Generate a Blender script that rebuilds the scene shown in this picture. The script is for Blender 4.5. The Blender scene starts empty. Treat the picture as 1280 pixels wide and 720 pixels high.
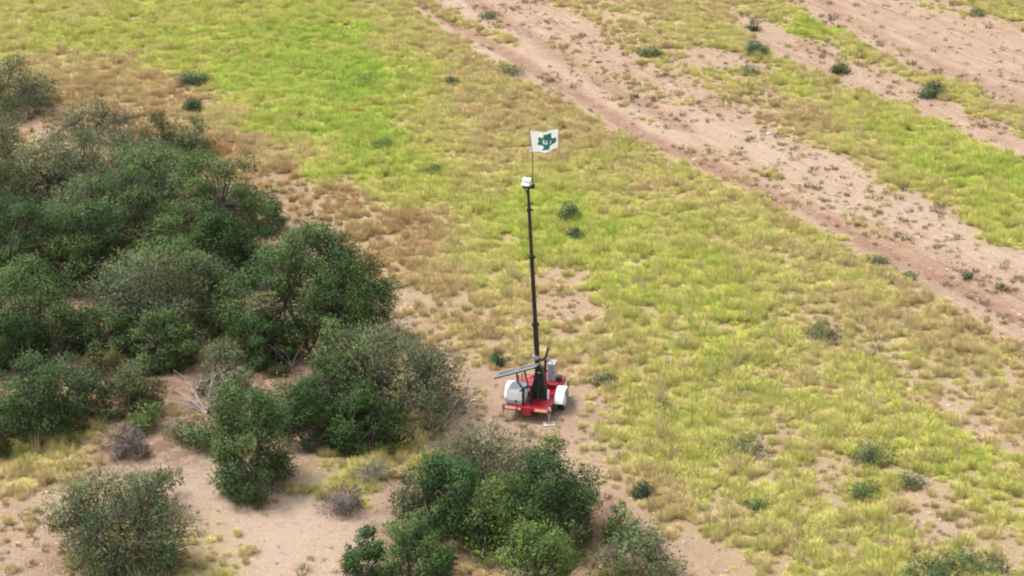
import bpy, bmesh, math, random
import numpy as np
from mathutils import Vector, Matrix

# ------------------------------------------------------------------ camera, sky, sun, exposure
scene = bpy.context.scene
COL = scene.collection
CAM_H, PITCH, FPX = 30.8, math.radians(22.8), 2600.0     # metres, radians, focal length in photo pixels (1280 wide)
cd = bpy.data.cameras.new('camera'); cam = bpy.data.objects.new('camera', cd); COL.objects.link(cam)
cd.sensor_width = 36.0; cd.lens = 36.0 * FPX / 1280.0; cd.clip_start = 0.5; cd.clip_end = 6000
cam.location = (0, 0, CAM_H); cam.rotation_euler = (math.pi / 2 - PITCH, 0, 0)
scene.camera = cam

SUN_EL, SUN_AZ = math.radians(66), math.radians(-80)      # azimuth from +Y (away from the camera), towards +X
w = bpy.data.worlds.new('World'); scene.world = w; w.use_nodes = True
nt = w.node_tree; nt.nodes.clear()
sky = nt.nodes.new('ShaderNodeTexSky'); sky.sky_type = 'NISHITA'; sky.sun_disc = False
sky.sun_elevation = SUN_EL; sky.sun_rotation = SUN_AZ; sky.dust_density = 3.0; sky.ozone_density = 1.0; sky.air_density = 1.0
hs = nt.nodes.new('ShaderNodeHueSaturation'); hs.inputs['Saturation'].default_value = 0.30
bg = nt.nodes.new('ShaderNodeBackground'); bg.inputs['Strength'].default_value = 0.15
wo = nt.nodes.new('ShaderNodeOutputWorld')
nt.links.new(sky.outputs[0], hs.inputs['Color']); nt.links.new(hs.outputs[0], bg.inputs[0]); nt.links.new(bg.outputs[0], wo.inputs[0])
sl = bpy.data.lights.new('sun', 'SUN'); sl.energy = 1.5; sl.angle = math.radians(10); sl.color = (1.0, 0.95, 0.87)
so = bpy.data.objects.new('sun', sl); COL.objects.link(so)
sdir = Vector((math.sin(SUN_AZ) * math.cos(SUN_EL), math.cos(SUN_AZ) * math.cos(SUN_EL), math.sin(SUN_EL)))
so.rotation_euler = sdir.to_track_quat('Z', 'Y').to_euler(); so.location = (0, 60, 60)
vs = scene.view_settings
vs.view_transform = 'Standard'; vs.look = 'None'; vs.gamma = 1.0; vs.use_curve_mapping = False
vs.exposure = 1.22
scene.cycles.filter_width = 2.1
scene.cycles.max_bounces = 8; scene.cycles.transparent_max_bounces = 4

# ------------------------------------------------------------------ helpers
R = np.random.default_rng(7)
random.seed(7)
cp, sp = math.cos(PITCH), math.sin(PITCH)

def ray(px, py):
    a, b = (px - 640) / FPX, (360 - py) / FPX
    return Vector((a, cp + b * sp, -sp + b * cp))
def at(px, py, z=0.0):                     # photo pixel -> point on the level z
    d = ray(px, py); t = (CAM_H - z) / -d.z
    return Vector((d.x * t, d.y * t, z))
def at_depth(px, py, Y):                   # photo pixel -> point at the world distance Y
    d = ray(px, py); t = Y / d.y
    return Vector((d.x * t, Y, CAM_H + d.z * t))
def px_per_m(px, py):
    p = at(px, py); depth = p.y * cp + CAM_H * sp
    return FPX / depth
def A(pts): return np.array([at(*p)[:2] for p in pts])

def _hash(ix, iy, s):
    h = (ix.astype(np.int64) * 374761393 + iy.astype(np.int64) * 668265263 + s * 974634777) & 0xffffffff
    h = ((h ^ (h >> 13)) * 1274126177) & 0xffffffff
    return ((h ^ (h >> 16)) & 0xffff) / 65535.0
def vnoise(x, y, s=0):
    ix, iy = np.floor(x), np.floor(y); fx, fy = x - ix, y - iy
    fx, fy = fx * fx * (3 - 2 * fx), fy * fy * (3 - 2 * fy)
    a, b, c, d = _hash(ix, iy, s), _hash(ix + 1, iy, s), _hash(ix, iy + 1, s), _hash(ix + 1, iy + 1, s)
    return (a + (b - a) * fx) * (1 - fy) + (c + (d - c) * fx) * fy
def fbm(x, y, sc, octv=4, s=0):
    v, a, t = 0, 1.0, 0
    for k in range(octv):
        v = v + a * vnoise(x / sc * 2 ** k + 17.3 * k, y / sc * 2 ** k - 9.1 * k, s + k); t += a; a *= 0.5
    return v / t
def sstep(a, b, x):
    t = np.clip((x - a) / (b - a), 0, 1); return t * t * (3 - 2 * t)
def seg_dist(x, y, line):
    d = np.full(x.shape, 1e9)
    for (x0, y0), (x1, y1) in zip(line[:-1], line[1:]):
        dx, dy = x1 - x0, y1 - y0
        t = np.clip(((x - x0) * dx + (y - y0) * dy) / (dx * dx + dy * dy + 1e-9), 0, 1)
        d = np.minimum(d, np.hypot(x - x0 - t * dx, y - y0 - t * dy))
    return d
def sd_poly(x, y, poly):                   # positive inside
    ins = np.zeros(x.shape, bool)
    for (x0, y0), (x1, y1) in zip(poly, np.roll(poly, -1, 0)):
        c = ((y0 > y) != (y1 > y)) & (x < (x1 - x0) * (y - y0) / (y1 - y0 + 1e-12) + x0)
        ins ^= c
    d = seg_dist(x, y, np.vstack([poly, poly[:1]]))
    return np.where(ins, d, -d)

def quick_mesh(name, V, F, smooth=False, tint=None, cn=None):
    V = np.asarray(V, np.float32); F = np.asarray(F, np.int32); n, k = F.shape
    me = bpy.data.meshes.new(name)
    me.vertices.add(len(V)); me.vertices.foreach_set('co', V.ravel())
    me.loops.add(n * k); me.loops.foreach_set('vertex_index', F.ravel())
    me.polygons.add(n); me.polygons.foreach_set('loop_start', np.arange(0, n * k, k, dtype=np.int32))
    if smooth: me.polygons.foreach_set('use_smooth', np.ones(n, bool))
    me.update(calc_edges=True)
    if tint is not None:
        a = me.attributes.new('tint', 'FLOAT_COLOR', 'POINT')
        c = np.ones((len(V), 4), np.float32); c[:, :3] = tint; a.data.foreach_set('color', c.ravel())
    if cn is not None:
        a = me.attributes.new('clump', 'FLOAT_VECTOR', 'POINT'); a.data.foreach_set('vector', np.asarray(cn, np.float32).ravel())
    return me
def link(name, me, mat=None, parent=None):
    o = bpy.data.objects.new(name, me); COL.objects.link(o)
    if mat is not None and me is not None and not me.materials: me.materials.append(mat)
    if parent is not None: o.parent = parent
    return o
def tag(o, label=None, cat=None, group=None, kind=None):
    for k, v in (('label', label), ('category', cat), ('group', group), ('kind', kind)):
        if v: o[k] = v
    return o
def empty(name, loc, rz=0.0):
    o = bpy.data.objects.new(name, None); COL.objects.link(o); o.location = loc; o.rotation_euler = (0, 0, rz); return o

class MB:                                  # boxes, tubes and lathes collected into one mesh
    def __init__(s): s.bm = bmesh.new()
    def box(s, x0, x1, y0, y1, z0, z1, bev=0.0, seg=2):
        r = bmesh.ops.create_cube(s.bm, size=1.0)['verts']
        bmesh.ops.scale(s.bm, vec=(x1 - x0, y1 - y0, z1 - z0), verts=r)
        bmesh.ops.translate(s.bm, vec=((x0 + x1) / 2, (y0 + y1) / 2, (z0 + z1) / 2), verts=r)
        if bev:
            ed = list({e for v in r for e in v.link_edges})
            bmesh.ops.bevel(s.bm, geom=ed, offset=bev, segments=seg, affect='EDGES', profile=0.5)
        return s
    def tube(s, pts, rad, n=8):
        pts = [Vector(p) for p in pts]
        if not hasattr(rad, '__len__'): rad = [rad] * len(pts)
        rings = []
        for i, p in enumerate(pts):
            d = (pts[min(i + 1, len(pts) - 1)] - pts[max(i - 1, 0)]).normalized()
            u = d.orthogonal().normalized() if i == 0 else (u - d * u.dot(d)).normalized()
            v = d.cross(u)
            rings.append([s.bm.verts.new(p + (u * math.cos(2 * math.pi * k / n) + v * math.sin(2 * math.pi * k / n)) * rad[i]) for k in range(n)])
        for a, b in zip(rings[:-1], rings[1:]):
            for k in range(n): s.bm.faces.new((a[k], a[(k + 1) % n], b[(k + 1) % n], b[k]))
        s.bm.faces.new(rings[0][::-1]); s.bm.faces.new(rings[-1])
        return s
    def lathe_x(s, prof, c, n=28):         # profile (x, radius) turned about the X axis
        rings = [[s.bm.verts.new((c[0] + x, c[1] + r * math.cos(2 * math.pi * k / n), c[2] + r * math.sin(2 * math.pi * k / n))) for k in range(n)] for x, r in prof]
        for a, b in zip(rings[:-1], rings[1:]):
            for k in range(n): s.bm.faces.new((a[k], a[(k + 1) % n], b[(k + 1) % n], b[k]))
        return s
    def build(s, name, mat, parent=None, smooth=False, loc=None, rot=None):
        bmesh.ops.recalc_face_normals(s.bm, faces=s.bm.faces)
        me = bpy.data.meshes.new(name); s.bm.to_mesh(me); s.bm.free()
        if smooth:
            for p in me.polygons: p.use_smooth = True
        o = link(name, me, mat, parent)
        if loc: o.location = loc
        if rot: o.rotation_euler = rot
        return o

def material(name):
    m = bpy.data.materials.new(name); m.use_nodes = True; t = m.node_tree
    return m, t, t.nodes['Principled BSDF']
def paint(name, col, rough=0.5, metal=0.0, dirt=0.25, dirtcol=(0.30, 0.22, 0.16), sc=6.0):
    m, t, b = material(name); N, L = t.nodes, t.links
    tc = N.new('ShaderNodeTexCoord'); nz = N.new('ShaderNodeTexNoise'); nz.inputs['Scale'].default_value = sc; nz.inputs['Detail'].default_value = 6
    L.new(tc.outputs['Object'], nz.inputs['Vector'])
    rp = N.new('ShaderNodeValToRGB'); rp.color_ramp.elements[0].position = 0.45; rp.color_ramp.elements[1].position = 0.75
    rp.color_ramp.elements[0].color = (0, 0, 0, 1); rp.color_ramp.elements[1].color = (dirt, dirt, dirt, 1)
    L.new(nz.outputs[0], rp.inputs[0])
    mx = N.new('ShaderNodeMixRGB'); mx.inputs[1].default_value = (*col, 1); mx.inputs[2].default_value = (*dirtcol, 1)
    L.new(rp.outputs[0], mx.inputs[0]); L.new(mx.outputs[0], b.inputs['Base Color'])
    b.inputs['Roughness'].default_value = rough; b.inputs['Metallic'].default_value = metal
    return m

# ------------------------------------------------------------------ the lay of the land (all in metres on the ground)
TR = at(660, 500)                                      # trailer
# dirt road: lower and upper edge
r1lo = [(60, -240), (290, -110), (400, -52), (490, -2), (565, 45), (640, 92), (700, 128), (760, 158), (850, 202), (900, 222), (960, 254), (1030, 293), (1085, 322), (1140, 353), (1200, 388), (1290, 438), (1700, 660)]
r1hi = [(1700, 520), (1290, 312), (1240, 306), (1205, 272), (1150, 247), (1100, 226), (1060, 205), (1000, 176), (945, 152), (900, 118), (870, 100), (815, 84), (765, 56), (720, 24), (660, -4), (560, -55), (420, -130), (260, -240)]
ROAD1 = A(r1lo + r1hi)
GAP = A([(905, 13), (960, 25), (1000, 40), (1060, 68), (1140, 101), (1215, 143), (1290, 178), (1500, 280), (1500, 330), (1290, 207), (1215, 174), (1140, 134), (1060, 110), (1000, 78), (955, 66)])
PATCH = A([(838, 60), (880, 60), (930, 66), (962, 80), (945, 94), (890, 88), (850, 82)])
ROAD2 = A([(790, -120), (900, -45), (965, -8), (1012, 22), (1070, 47), (1130, 80), (1200, 106), (1290, 150), (1700, 340), (1700, 150), (1290, 36), (1240, 22), (1190, -2), (1080, -70), (930, -150)])
RUTS = [(A([(420, -70), (560, 25), (640, 70), (720, 115), (800, 165), (900, 212), (1010, 258), (1090, 305), (1180, 350), (1290, 405), (1500, 510)]), 0.75, 1.0),
        (A([(520, -70), (600, 8), (690, 60), (770, 110), (860, 160)]), 0.7, 0.8),
        (A([(1100, 292), (1180, 330), (1290, 378)]), 0.3, 0.8),
        (A([(1000, -20), (1060, 20), (1130, 60), (1210, 98), (1290, 128)]), 0.8, 0.6),
        (A([(1185, -6), (1240, 18), (1290, 38)]), 0.5, 1.0)]
BERM = [(A([(470, -35), (520, -2), (575, 28), (640, 57)]), 0.55, 0.9, 0.3), (A([(770, 128), (830, 165)]), 0.4, 0.35, 0.2), (A([(900, 196), (985, 228)]), 0.4, 0.45, 0.35),
        (A([(700, 60), (760, 92), (850, 130)]), 1.0, 0.22, 0.25), (A([(1000, 240), (1120, 300)]), 0.8, 0.16, 0.3), (A([(1160, 8), (1215, 20)]), 1.2, 0.35, 0.5), (A([(1200, 8), (1290, 42)]), 0.5, 0.3, 0.3)]
# (photo x, y, greenness, cover): how the sward looks across the field
S = [(0,0,.6,.9),(100,0,.55,.9),(200,10,.62,1),(300,10,.66,1),(400,10,.72,1),(470,15,.45,.9),
(0,50,.55,.9),(80,50,.7,1),(160,50,.72,1),(260,50,.78,1),(350,50,.9,1),(430,50,.92,1),(500,50,.48,.9),(550,60,.33,.8),
(60,85,.3,.85),(110,100,.12,.8),(170,110,.14,.8),(140,85,.35,.9),(220,70,.72,1),(300,100,.9,1),(380,100,.95,1),(450,100,1,1),(520,110,.7,1),(580,110,.38,.9),(620,130,.28,.8),
(200,145,.08,.6),(260,150,.35,.9),(320,150,.85,1),(400,160,.9,1),(470,170,.95,1),(540,160,.5,.9),(600,170,.35,.8),(680,140,.28,.8),(660,180,.33,.8),
(280,195,.02,.65),(340,200,.3,.85),(300,180,.2,.8),(400,220,.75,1),(460,220,.85,1),(540,230,.72,1),(600,230,.48,.9),(740,170,.33,.9),(720,220,.52,1),(790,200,.48,.95),
(330,225,0,.4),(390,265,.1,.3),(440,260,.1,.7),(415,245,.12,.6),(500,250,.6,1),(580,270,.62,1),(640,270,.8,1),(700,250,.8,1),(770,250,.52,.9),(830,230,.42,.9),(900,250,.48,.9),
(470,290,0,.75),(530,300,.08,.75),(590,320,.52,.95),(640,320,.58,.95),(700,300,.85,1),(770,300,.75,1),(850,290,.65,1),(920,300,.48,.9),(1000,300,.38,.9),(1080,330,.42,.9),
(380,290,.05,.15),(410,290,.05,.15),(500,340,.02,.7),(560,360,.22,.8),(610,360,.55,.9),(650,380,.38,.8),(715,380,.25,.12),(690,372,.25,.25),(760,350,.7,.95),(830,350,.8,1),(900,360,.75,.95),(980,360,.52,.9),(1060,360,.52,.9),(1150,390,.22,.8),
(490,398,.2,.1),(530,400,.2,.35),(580,410,.18,.65),(630,420,.38,.75),(700,420,.33,.65),(760,410,.42,.8),(820,410,.65,.9),(900,420,.7,.9),(960,400,.6,.85),(1030,410,.42,.45),(1060,425,.4,.55),(1100,420,.33,.75),(1200,430,.22,.8),(1270,470,.28,.6),
(560,450,.2,.12),(610,440,.3,.5),(590,470,.2,.1),(740,450,.38,.75),(720,462,.3,.4),(800,470,.5,.8),(870,460,.6,.9),(950,460,.6,.85),(1020,460,.52,.8),(1100,460,.48,.7),(1180,460,.33,.7),(1240,480,.38,.6),
(660,500,.2,.0),(620,500,.2,.02),(720,490,.2,.08),(755,500,.38,.55),(800,510,.6,.95),(860,510,.65,.95),(930,510,.55,.9),(1000,510,.6,.9),(1080,510,.6,.8),(1150,500,.35,.4),(1180,510,.35,.25),(1220,525,.35,.4),(1270,540,.4,.6),
(720,540,.2,0),(745,550,.4,.55),(780,545,.6,.95),(830,550,.65,1),(900,560,.65,.95),(970,548,.45,.5),(1050,550,.6,.9),(1130,560,.65,.9),(1200,560,.7,.9),(1270,580,.55,.7),
(740,590,.2,.05),(770,595,.3,.3),(810,590,.5,.85),(860,600,.55,.9),(930,610,.5,.9),(1000,600,.5,.75),(1040,600,.45,.6),(1100,610,.7,.95),(1180,600,.7,.95),(1260,620,.6,.9),
(760,640,.2,.02),(820,640,.28,.25),(870,640,.4,.7),(940,650,.5,.85),(1020,650,.55,.9),(1080,650,.5,.85),(1160,655,.3,.25),(1200,662,.35,.45),(1230,640,.6,.85),(1279,670,.5,.6),
(850,680,.25,.1),(890,690,.25,.12),(930,690,.35,.4),(980,700,.5,.85),(1050,700,.55,.95),(1120,690,.6,.9),(1200,690,.5,.8),(1270,705,.4,.4),
(40,590,.42,.85),(0,600,.42,.75),(75,575,.4,.7),(50,650,.2,.12),(120,600,.2,.05),(220,580,.2,0),(330,680,.2,0),(380,640,0,0),(262,705,.45,.6),(240,625,.2,.05),(440,585,.5,.7),(500,570,.5,.7),(545,550,.5,.65),(410,590,.5,.5),(590,560,.2,.05),(560,500,.2,.05),(600,520,.2,.03),(650,540,.2,0),(500,620,.2,.03),(430,650,.2,.02),(20,700,.2,.12),(340,600,.3,.15),
(100,300,.2,.1),(200,300,.2,.1),(60,450,.2,.06),(340,470,.2,.03),(150,520,.2,.1),(300,420,.2,.1),(90,190,.2,.1),(230,470,.2,.04),(360,260,.1,.2),(30,160,.1,.2),
(720,10,.28,.5),(800,20,.28,.6),(880,30,.4,.8),(940,20,.36,.55),(860,70,.42,.4),(760,35,.25,.45),(900,60,.5,.9),(950,110,.42,.5),(1000,110,.7,.95),(1040,110,.4,.9),(960,140,.28,.45),(1020,150,.3,.7),(1080,150,.6,1),(1150,180,.75,1),(1080,190,.4,.75),(1200,210,.8,1),(1270,220,.8,1),(1180,235,.58,1),(1270,270,.7,1),
(950,10,.48,.9),(1020,35,.8,.95),(1060,55,.55,.9),(1110,85,.42,.85),(1180,110,.5,.9),(1250,140,.42,.8)]
SXY = A([s[:2] for s in S]); SG = np.array([s[2] for s in S]); SD = np.array([s[3] for s in S])
def sward(x, y):                                       # greenness and cover of the grass at ground points
    shp = x.shape; x = x.ravel(); y = y.ravel()
    wx = x + 2.4 * (fbm(x, y, 2.2, 4, 91) - .5); wy = y + 4.5 * (fbm(x, y, 2.6, 4, 95) - .5)
    g = np.empty(len(x)); c = np.empty(len(x))
    for i in range(0, len(x), 20000):
        q = slice(i, i + 20000)
        d2 = (wx[q, None] - SXY[None, :, 0]) ** 2 + ((wy[q, None] - SXY[None, :, 1]) * 0.6) ** 2
        k = 1 / (d2 + 0.15) ** 2.2; t = k.sum(1); g[q] = (k @ SG) / t; c[q] = (k @ SD) / t
    ex = 1.0 * (fbm(x, y, 1.6, 4, 5) - .5) * 2
    bare = np.maximum.reduce([sd_poly(x, y, ROAD1), sd_poly(x, y, GAP), sd_poly(x, y, ROAD2), sd_poly(x, y, PATCH) - .3]) + ex
    m = sstep(-0.7, 0.6, bare); c = c * (1 - m) + 0.012 * m
    for ln, wd, dd, gg in BERM:
        k = sstep(wd, wd * .4, seg_dist(x, y, ln) + ex * .5); c = np.maximum(c, dd * k); g = g * (1 - k) + gg * k
    return g.reshape(shp), c.reshape(shp), bare.reshape(shp)
def hf(x, y):                                          # height of the ground
    x = np.asarray(x, float); y = np.asarray(y, float)
    near = sstep(3.0, 6.0, np.hypot(x - TR.x, y - TR.y))
    far = sstep(400, 150, np.hypot(x, y))
    h = 0.30 * (fbm(x, y, 14, 2, 31) - .5) * far
    h = h + 0.06 * (fbm(x, y, 1.1, 3, 41) - .5) + 0.035 * (fbm(x, y, 0.35, 2, 47) - .5)
    h = h * (0.15 + 0.85 * near)
    for ln, wd, k in RUTS[:4]:
        d = seg_dist(x, y, ln); h = h - 0.07 * k * sstep(wd, wd * .3, d) + 0.05 * k * sstep(wd * .45, 0, np.abs(d - wd * 1.15))
    return h
def gz(p): return float(hf(np.array([p[0]]), np.array([p[1]]))[0])
def on(px, py):
    p = at(px, py); p = at(px, py, gz(p)); p.z = gz(p); return p

# ------------------------------------------------------------------ ground: one height field out to the horizon, its road faces under names of their own
def axis(a, b, step, far):
    mid = np.arange(a, b + step / 2, step); out = []; d = step; v = b
    while v < far: d *= 1.35; v += d; out.append(v)
    lo = []; d = step; v = a
    while v > -far: d *= 1.35; v -= d; lo.append(v)
    return np.concatenate([lo[::-1], mid, out])
gx = axis(-38, 40, 0.16, 3000); gy = axis(44, 128, 0.16, 3000)
GX, GY = np.meshgrid(gx, gy); GH = hf(GX, GY)
G_, C_, B_ = sward(GX, GY)
far_ = (GX < -45) | (GX > 47) | (GY < 40) | (GY > 150)
G_ = np.where(far_, 0.45, G_); C_ = np.where(far_, 0.7, C_)
rut = np.zeros(GX.shape)
for ln, wd, k in RUTS:
    rut = np.maximum(rut, k * sstep(wd * 1.1, wd * .2, seg_dist(GX, GY, ln) + 0.35 * (fbm(GX, GY, 1.5, 3, 61) - .5)))
pale = np.zeros(GX.shape)
for (px, py, rx, k) in ((330, 665, 4.2, 1.0), (250, 585, 2.8, .95), (400, 690, 3, .9), (190, 590, 2.0, .6), (470, 400, 1.6, .5), (390, 275, 2.4, .7), (620, 60, 4, .5), (1050, 230, 4, .5), (560, 20, 3, .5), (430, 620, 2.5, .6), (1160, 655, 1.5, .4), (1180, 505, 1.6, .5), (100, 225, 2, .8)):
    p = at(px, py); pale = np.maximum(pale, k * sstep(rx, rx * .3, np.hypot(GX - p.x, (GY - p.y) * .6)))
for ln, wd in ((A([(560, 20), (700, 100), (850, 180)]), 1.6), (A([(880, 150), (1000, 210), (1150, 270), (1290, 345)]), 2.0)):
    pale = np.maximum(pale, .55 * sstep(wd, wd * .3, seg_dist(GX, GY, ln)))
leaf = np.zeros(GX.shape)                               # brown leaf litter under the thicket
for (px, py, rx) in ((150, 300, 11), (60, 480, 6), (220, 470, 6.5), (120, 460, 4), (360, 500, 4.5), (450, 520, 3.5), (600, 660, 4.2), (160, 690, 3), (740, 655, 1.6)):
    p = at(px, py); leaf = np.maximum(leaf, sstep(rx, rx * .55, np.hypot(GX - p.x, (GY - p.y) * .7)))
V = np.stack([GX, GY, GH], -1).reshape(-1, 3); ny, nx = GX.shape
ii = (np.arange(ny - 1)[:, None] * nx + np.arange(nx - 1)[None, :]).ravel()
FQ = np.stack([ii, ii + 1, ii + nx + 1, ii + nx], 1)
track = np.clip(sstep(-.6, .8, B_), 0, 1)
inroad1 = sd_poly(GX, GY, ROAD1) > 0; inroad2 = sd_poly(GX, GY, ROAD2) > 0
f1 = inroad1[:-1, :-1].ravel(); f2 = inroad2[:-1, :-1].ravel() & ~f1

mg, t, b = material('soil'); N, L = t.nodes, t.links
def attr(t, name, typ='GEOMETRY'):
    a = t.nodes.new('ShaderNodeAttribute'); a.attribute_name = name; a.attribute_type = typ; return a
def noise(t, scale, detail=5, rough=0.6, vec=None):
    n = t.nodes.new('ShaderNodeTexNoise'); n.inputs['Scale'].default_value = scale; n.inputs['Detail'].default_value = detail; n.inputs['Roughness'].default_value = rough
    if vec is not None: t.links.new(vec, n.inputs['Vector'])
    return n
def ramp(t, src, p0, p1, c0=(0, 0, 0, 1), c1=(1, 1, 1, 1)):
    r = t.nodes.new('ShaderNodeValToRGB'); e = r.color_ramp.elements; e[0].position = p0; e[1].position = p1; e[0].color = c0; e[1].color = c1
    t.links.new(src, r.inputs[0]); return r.outputs[0]
def mix(t, f, a, c, typ='MIX'):
    m = t.nodes.new('ShaderNodeMixRGB'); m.blend_type = typ
    for i, v in ((0, f), (1, a), (2, c)):
        if isinstance(v, bpy.types.NodeSocket): t.links.new(v, m.inputs[i])
        else: m.inputs[i].default_value = v if not isinstance(v, tuple) else (*v, 1)
    return m.outputs[0]
def mul(t, a, c):
    m = t.nodes.new('ShaderNodeMath'); m.operation = 'MULTIPLY'
    for i, v in ((0, a), (1, c)):
        if isinstance(v, bpy.types.NodeSocket): t.links.new(v, m.inputs[i])
        else: m.inputs[i].default_value = v
    return m.outputs[0]
geo = N.new('ShaderNodeNewGeometry'); pos = geo.outputs['Position']
sx = attr(t, 'soilmap'); sep = N.new('ShaderNodeSeparateColor'); L.new(sx.outputs['Color'], sep.inputs[0])   # r = rut, g = pale sand, b = leaf litter
cv = attr(t, 'cover')
base = mix(t, ramp(t, noise(t, .55, 6, .65, pos).outputs[0], .35, .65), (.30, .20, .137), (.365, .262, .187))
base = mix(t, mul(t, ramp(t, noise(t, 2.6, 5, .7, pos).outputs[0], .45, .75), .45), base, (.25, .16, .105))
rd = at(1290, 425) - at(490, -2); ang = math.atan2(rd.y, rd.x)           # streaks left by wheels and grading run along the roads
mp = N.new('ShaderNodeMapping'); mp.vector_type = 'POINT'; mp.inputs['Rotation'].default_value = (0, 0, -ang); L.new(pos, mp.inputs[0])
mp2 = N.new('ShaderNodeMapping'); mp2.inputs['Scale'].default_value = (.09, 1.0, 1.0); L.new(mp.outputs[0], mp2.inputs[0])
tk = attr(t, 'track')
base = mix(t, mul(t, tk.outputs['Fac'], ramp(t, noise(t, 1.5, 5, .65, mp2.outputs[0]).outputs[0], .50, .68)), base, (.25, .15, .10))
base = mix(t, mul(t, mul(t, tk.outputs['Fac'], ramp(t, noise(t, 2.6, 5, .65, mp2.outputs[0]).outputs[0], .52, .66)), .7), base, (.41, .31, .228))
base = mix(t, mul(t, sep.outputs[1], .75), base, (.42, .322, .243))
base = mix(t, mul(t, sep.outputs[0], ramp(t, noise(t, 1.3, 4, .6, pos).outputs[0], .25, .6, (.45, .45, .45, 1))), base, (.235, .13, .085))
base = mix(t, mul(t, sep.outputs[2], ramp(t, noise(t, 2.0, 5, .6, pos).outputs[0], .28, .55)), base, (.175, .105, .07))
base = mix(t, mul(t, cv.outputs['Fac'], .85), base, (.33, .265, .125))
mp3 = N.new('ShaderNodeMapping'); mp3.inputs['Scale'].default_value = (.55, 1.0, 1.0); L.new(pos, mp3.inputs[0])
base = mix(t, mul(t, ramp(t, noise(t, 4.5, 5, .75, mp3.outputs[0]).outputs[0], .53, .66), .6), base, (.20, .13, .09))
base = mix(t, mul(t, ramp(t, noise(t, 6.5, 5, .75, pos).outputs[0], .54, .66), .5), base, (.50, .40, .31))
base = mix(t, mul(t, ramp(t, noise(t, 16, 3, .7, pos).outputs[0], .58, .70), .35), base, (.52, .43, .34))
L.new(base, b.inputs['Base Color']); b.inputs['Roughness'].default_value = 0.95; b.inputs['Specular IOR Level'].default_value = 0.15
bp = N.new('ShaderNodeBump'); bp.inputs['Strength'].default_value = 1.0; bp.inputs['Distance'].default_value = 0.12
L.new(noise(t, 7, 6, .7, pos).outputs[0], bp.inputs['Height']); L.new(bp.outputs[0], b.inputs['Normal'])

def sheet(name, sel):
    F = FQ[sel]; used, inv = np.unique(F, return_inverse=True)
    me = quick_mesh(name, V[used], inv.reshape(F.shape), True)
    a = me.attributes.new('soilmap', 'FLOAT_COLOR', 'POINT')
    c = np.ones((len(used), 4), np.float32); c[:, 0] = rut.ravel()[used]; c[:, 1] = pale.ravel()[used]; c[:, 2] = leaf.ravel()[used]
    a.data.foreach_set('color', c.ravel())
    a = me.attributes.new('track', 'FLOAT', 'POINT'); a.data.foreach_set('value', track.ravel()[used].astype(np.float32))
    a = me.attributes.new('cover', 'FLOAT', 'POINT'); a.data.foreach_set('value', C_.ravel()[used].astype(np.float32))
    return tag(link(name, me, mg), kind='structure')
tag(sheet('ground', ~(f1 | f2)), 'pinkish sandy ground of the whole clearing', None)
tag(sheet('dirt_road', f1), 'wide sandy dirt track with wheel ruts crossing the upper right')
tag(sheet('dirt_road', f2), 'farther bare dirt road in the upper right corner')

# ------------------------------------------------------------------ scattering
def foliage_mat(name, typ, transl=0.3, rough=0.6, up=0.6):
    m, t, b = material(name); N, L = t.nodes, t.links
    a = attr(t, 'tint', typ); c = a.outputs['Color']
    if typ == 'INSTANCER':                                   # blades also differ a little among themselves
        bl = attr(t, 'blade'); c = mix(t, 1.0, c, bl.outputs['Color'], 'MULTIPLY')
    L.new(c, b.inputs['Base Color']); b.inputs['Roughness'].default_value = rough; b.inputs['Specular IOR Level'].default_value = 0.25
    ge = N.new('ShaderNodeNewGeometry'); vm = N.new('ShaderNodeMix'); vm.data_type = 'VECTOR'; vm.inputs['Factor'].default_value = up   # blades are rounded and curl over: their faces average towards the sky
    L.new(ge.outputs['Normal'], vm.inputs[4]); vm.inputs[5].default_value = (0, 0, 1)
    vt = N.new('ShaderNodeVectorTransform'); vt.vector_type = 'NORMAL'; vt.convert_from = 'OBJECT'; vt.convert_to = 'WORLD'
    L.new(attr(t, 'clump').outputs['Vector'], vt.inputs[0]); L.new(vt.outputs[0], vm.inputs[5])
    nn = N.new('ShaderNodeVectorMath'); nn.operation = 'NORMALIZE'
    L.new(vm.outputs[1], nn.inputs[0]); L.new(nn.outputs[0], b.inputs['Normal'])
    tr = N.new('ShaderNodeBsdfTranslucent'); L.new(c, tr.inputs[0])
    ms = N.new('ShaderNodeMixShader'); ms.inputs[0].default_value = transl
    L.new(b.outputs[0], ms.inputs[1]); L.new(tr.outputs[0], ms.inputs[2]); L.new(ms.outputs[0], N['Material Output'].inputs[0])
    return m
M_GRASS = foliage_mat('grass_blades', 'INSTANCER', 0.3, .7, .9)
M_LEAF = foliage_mat('leaves', 'GEOMETRY', 0.22, 0.6, .72)
M_CLOD = None

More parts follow.
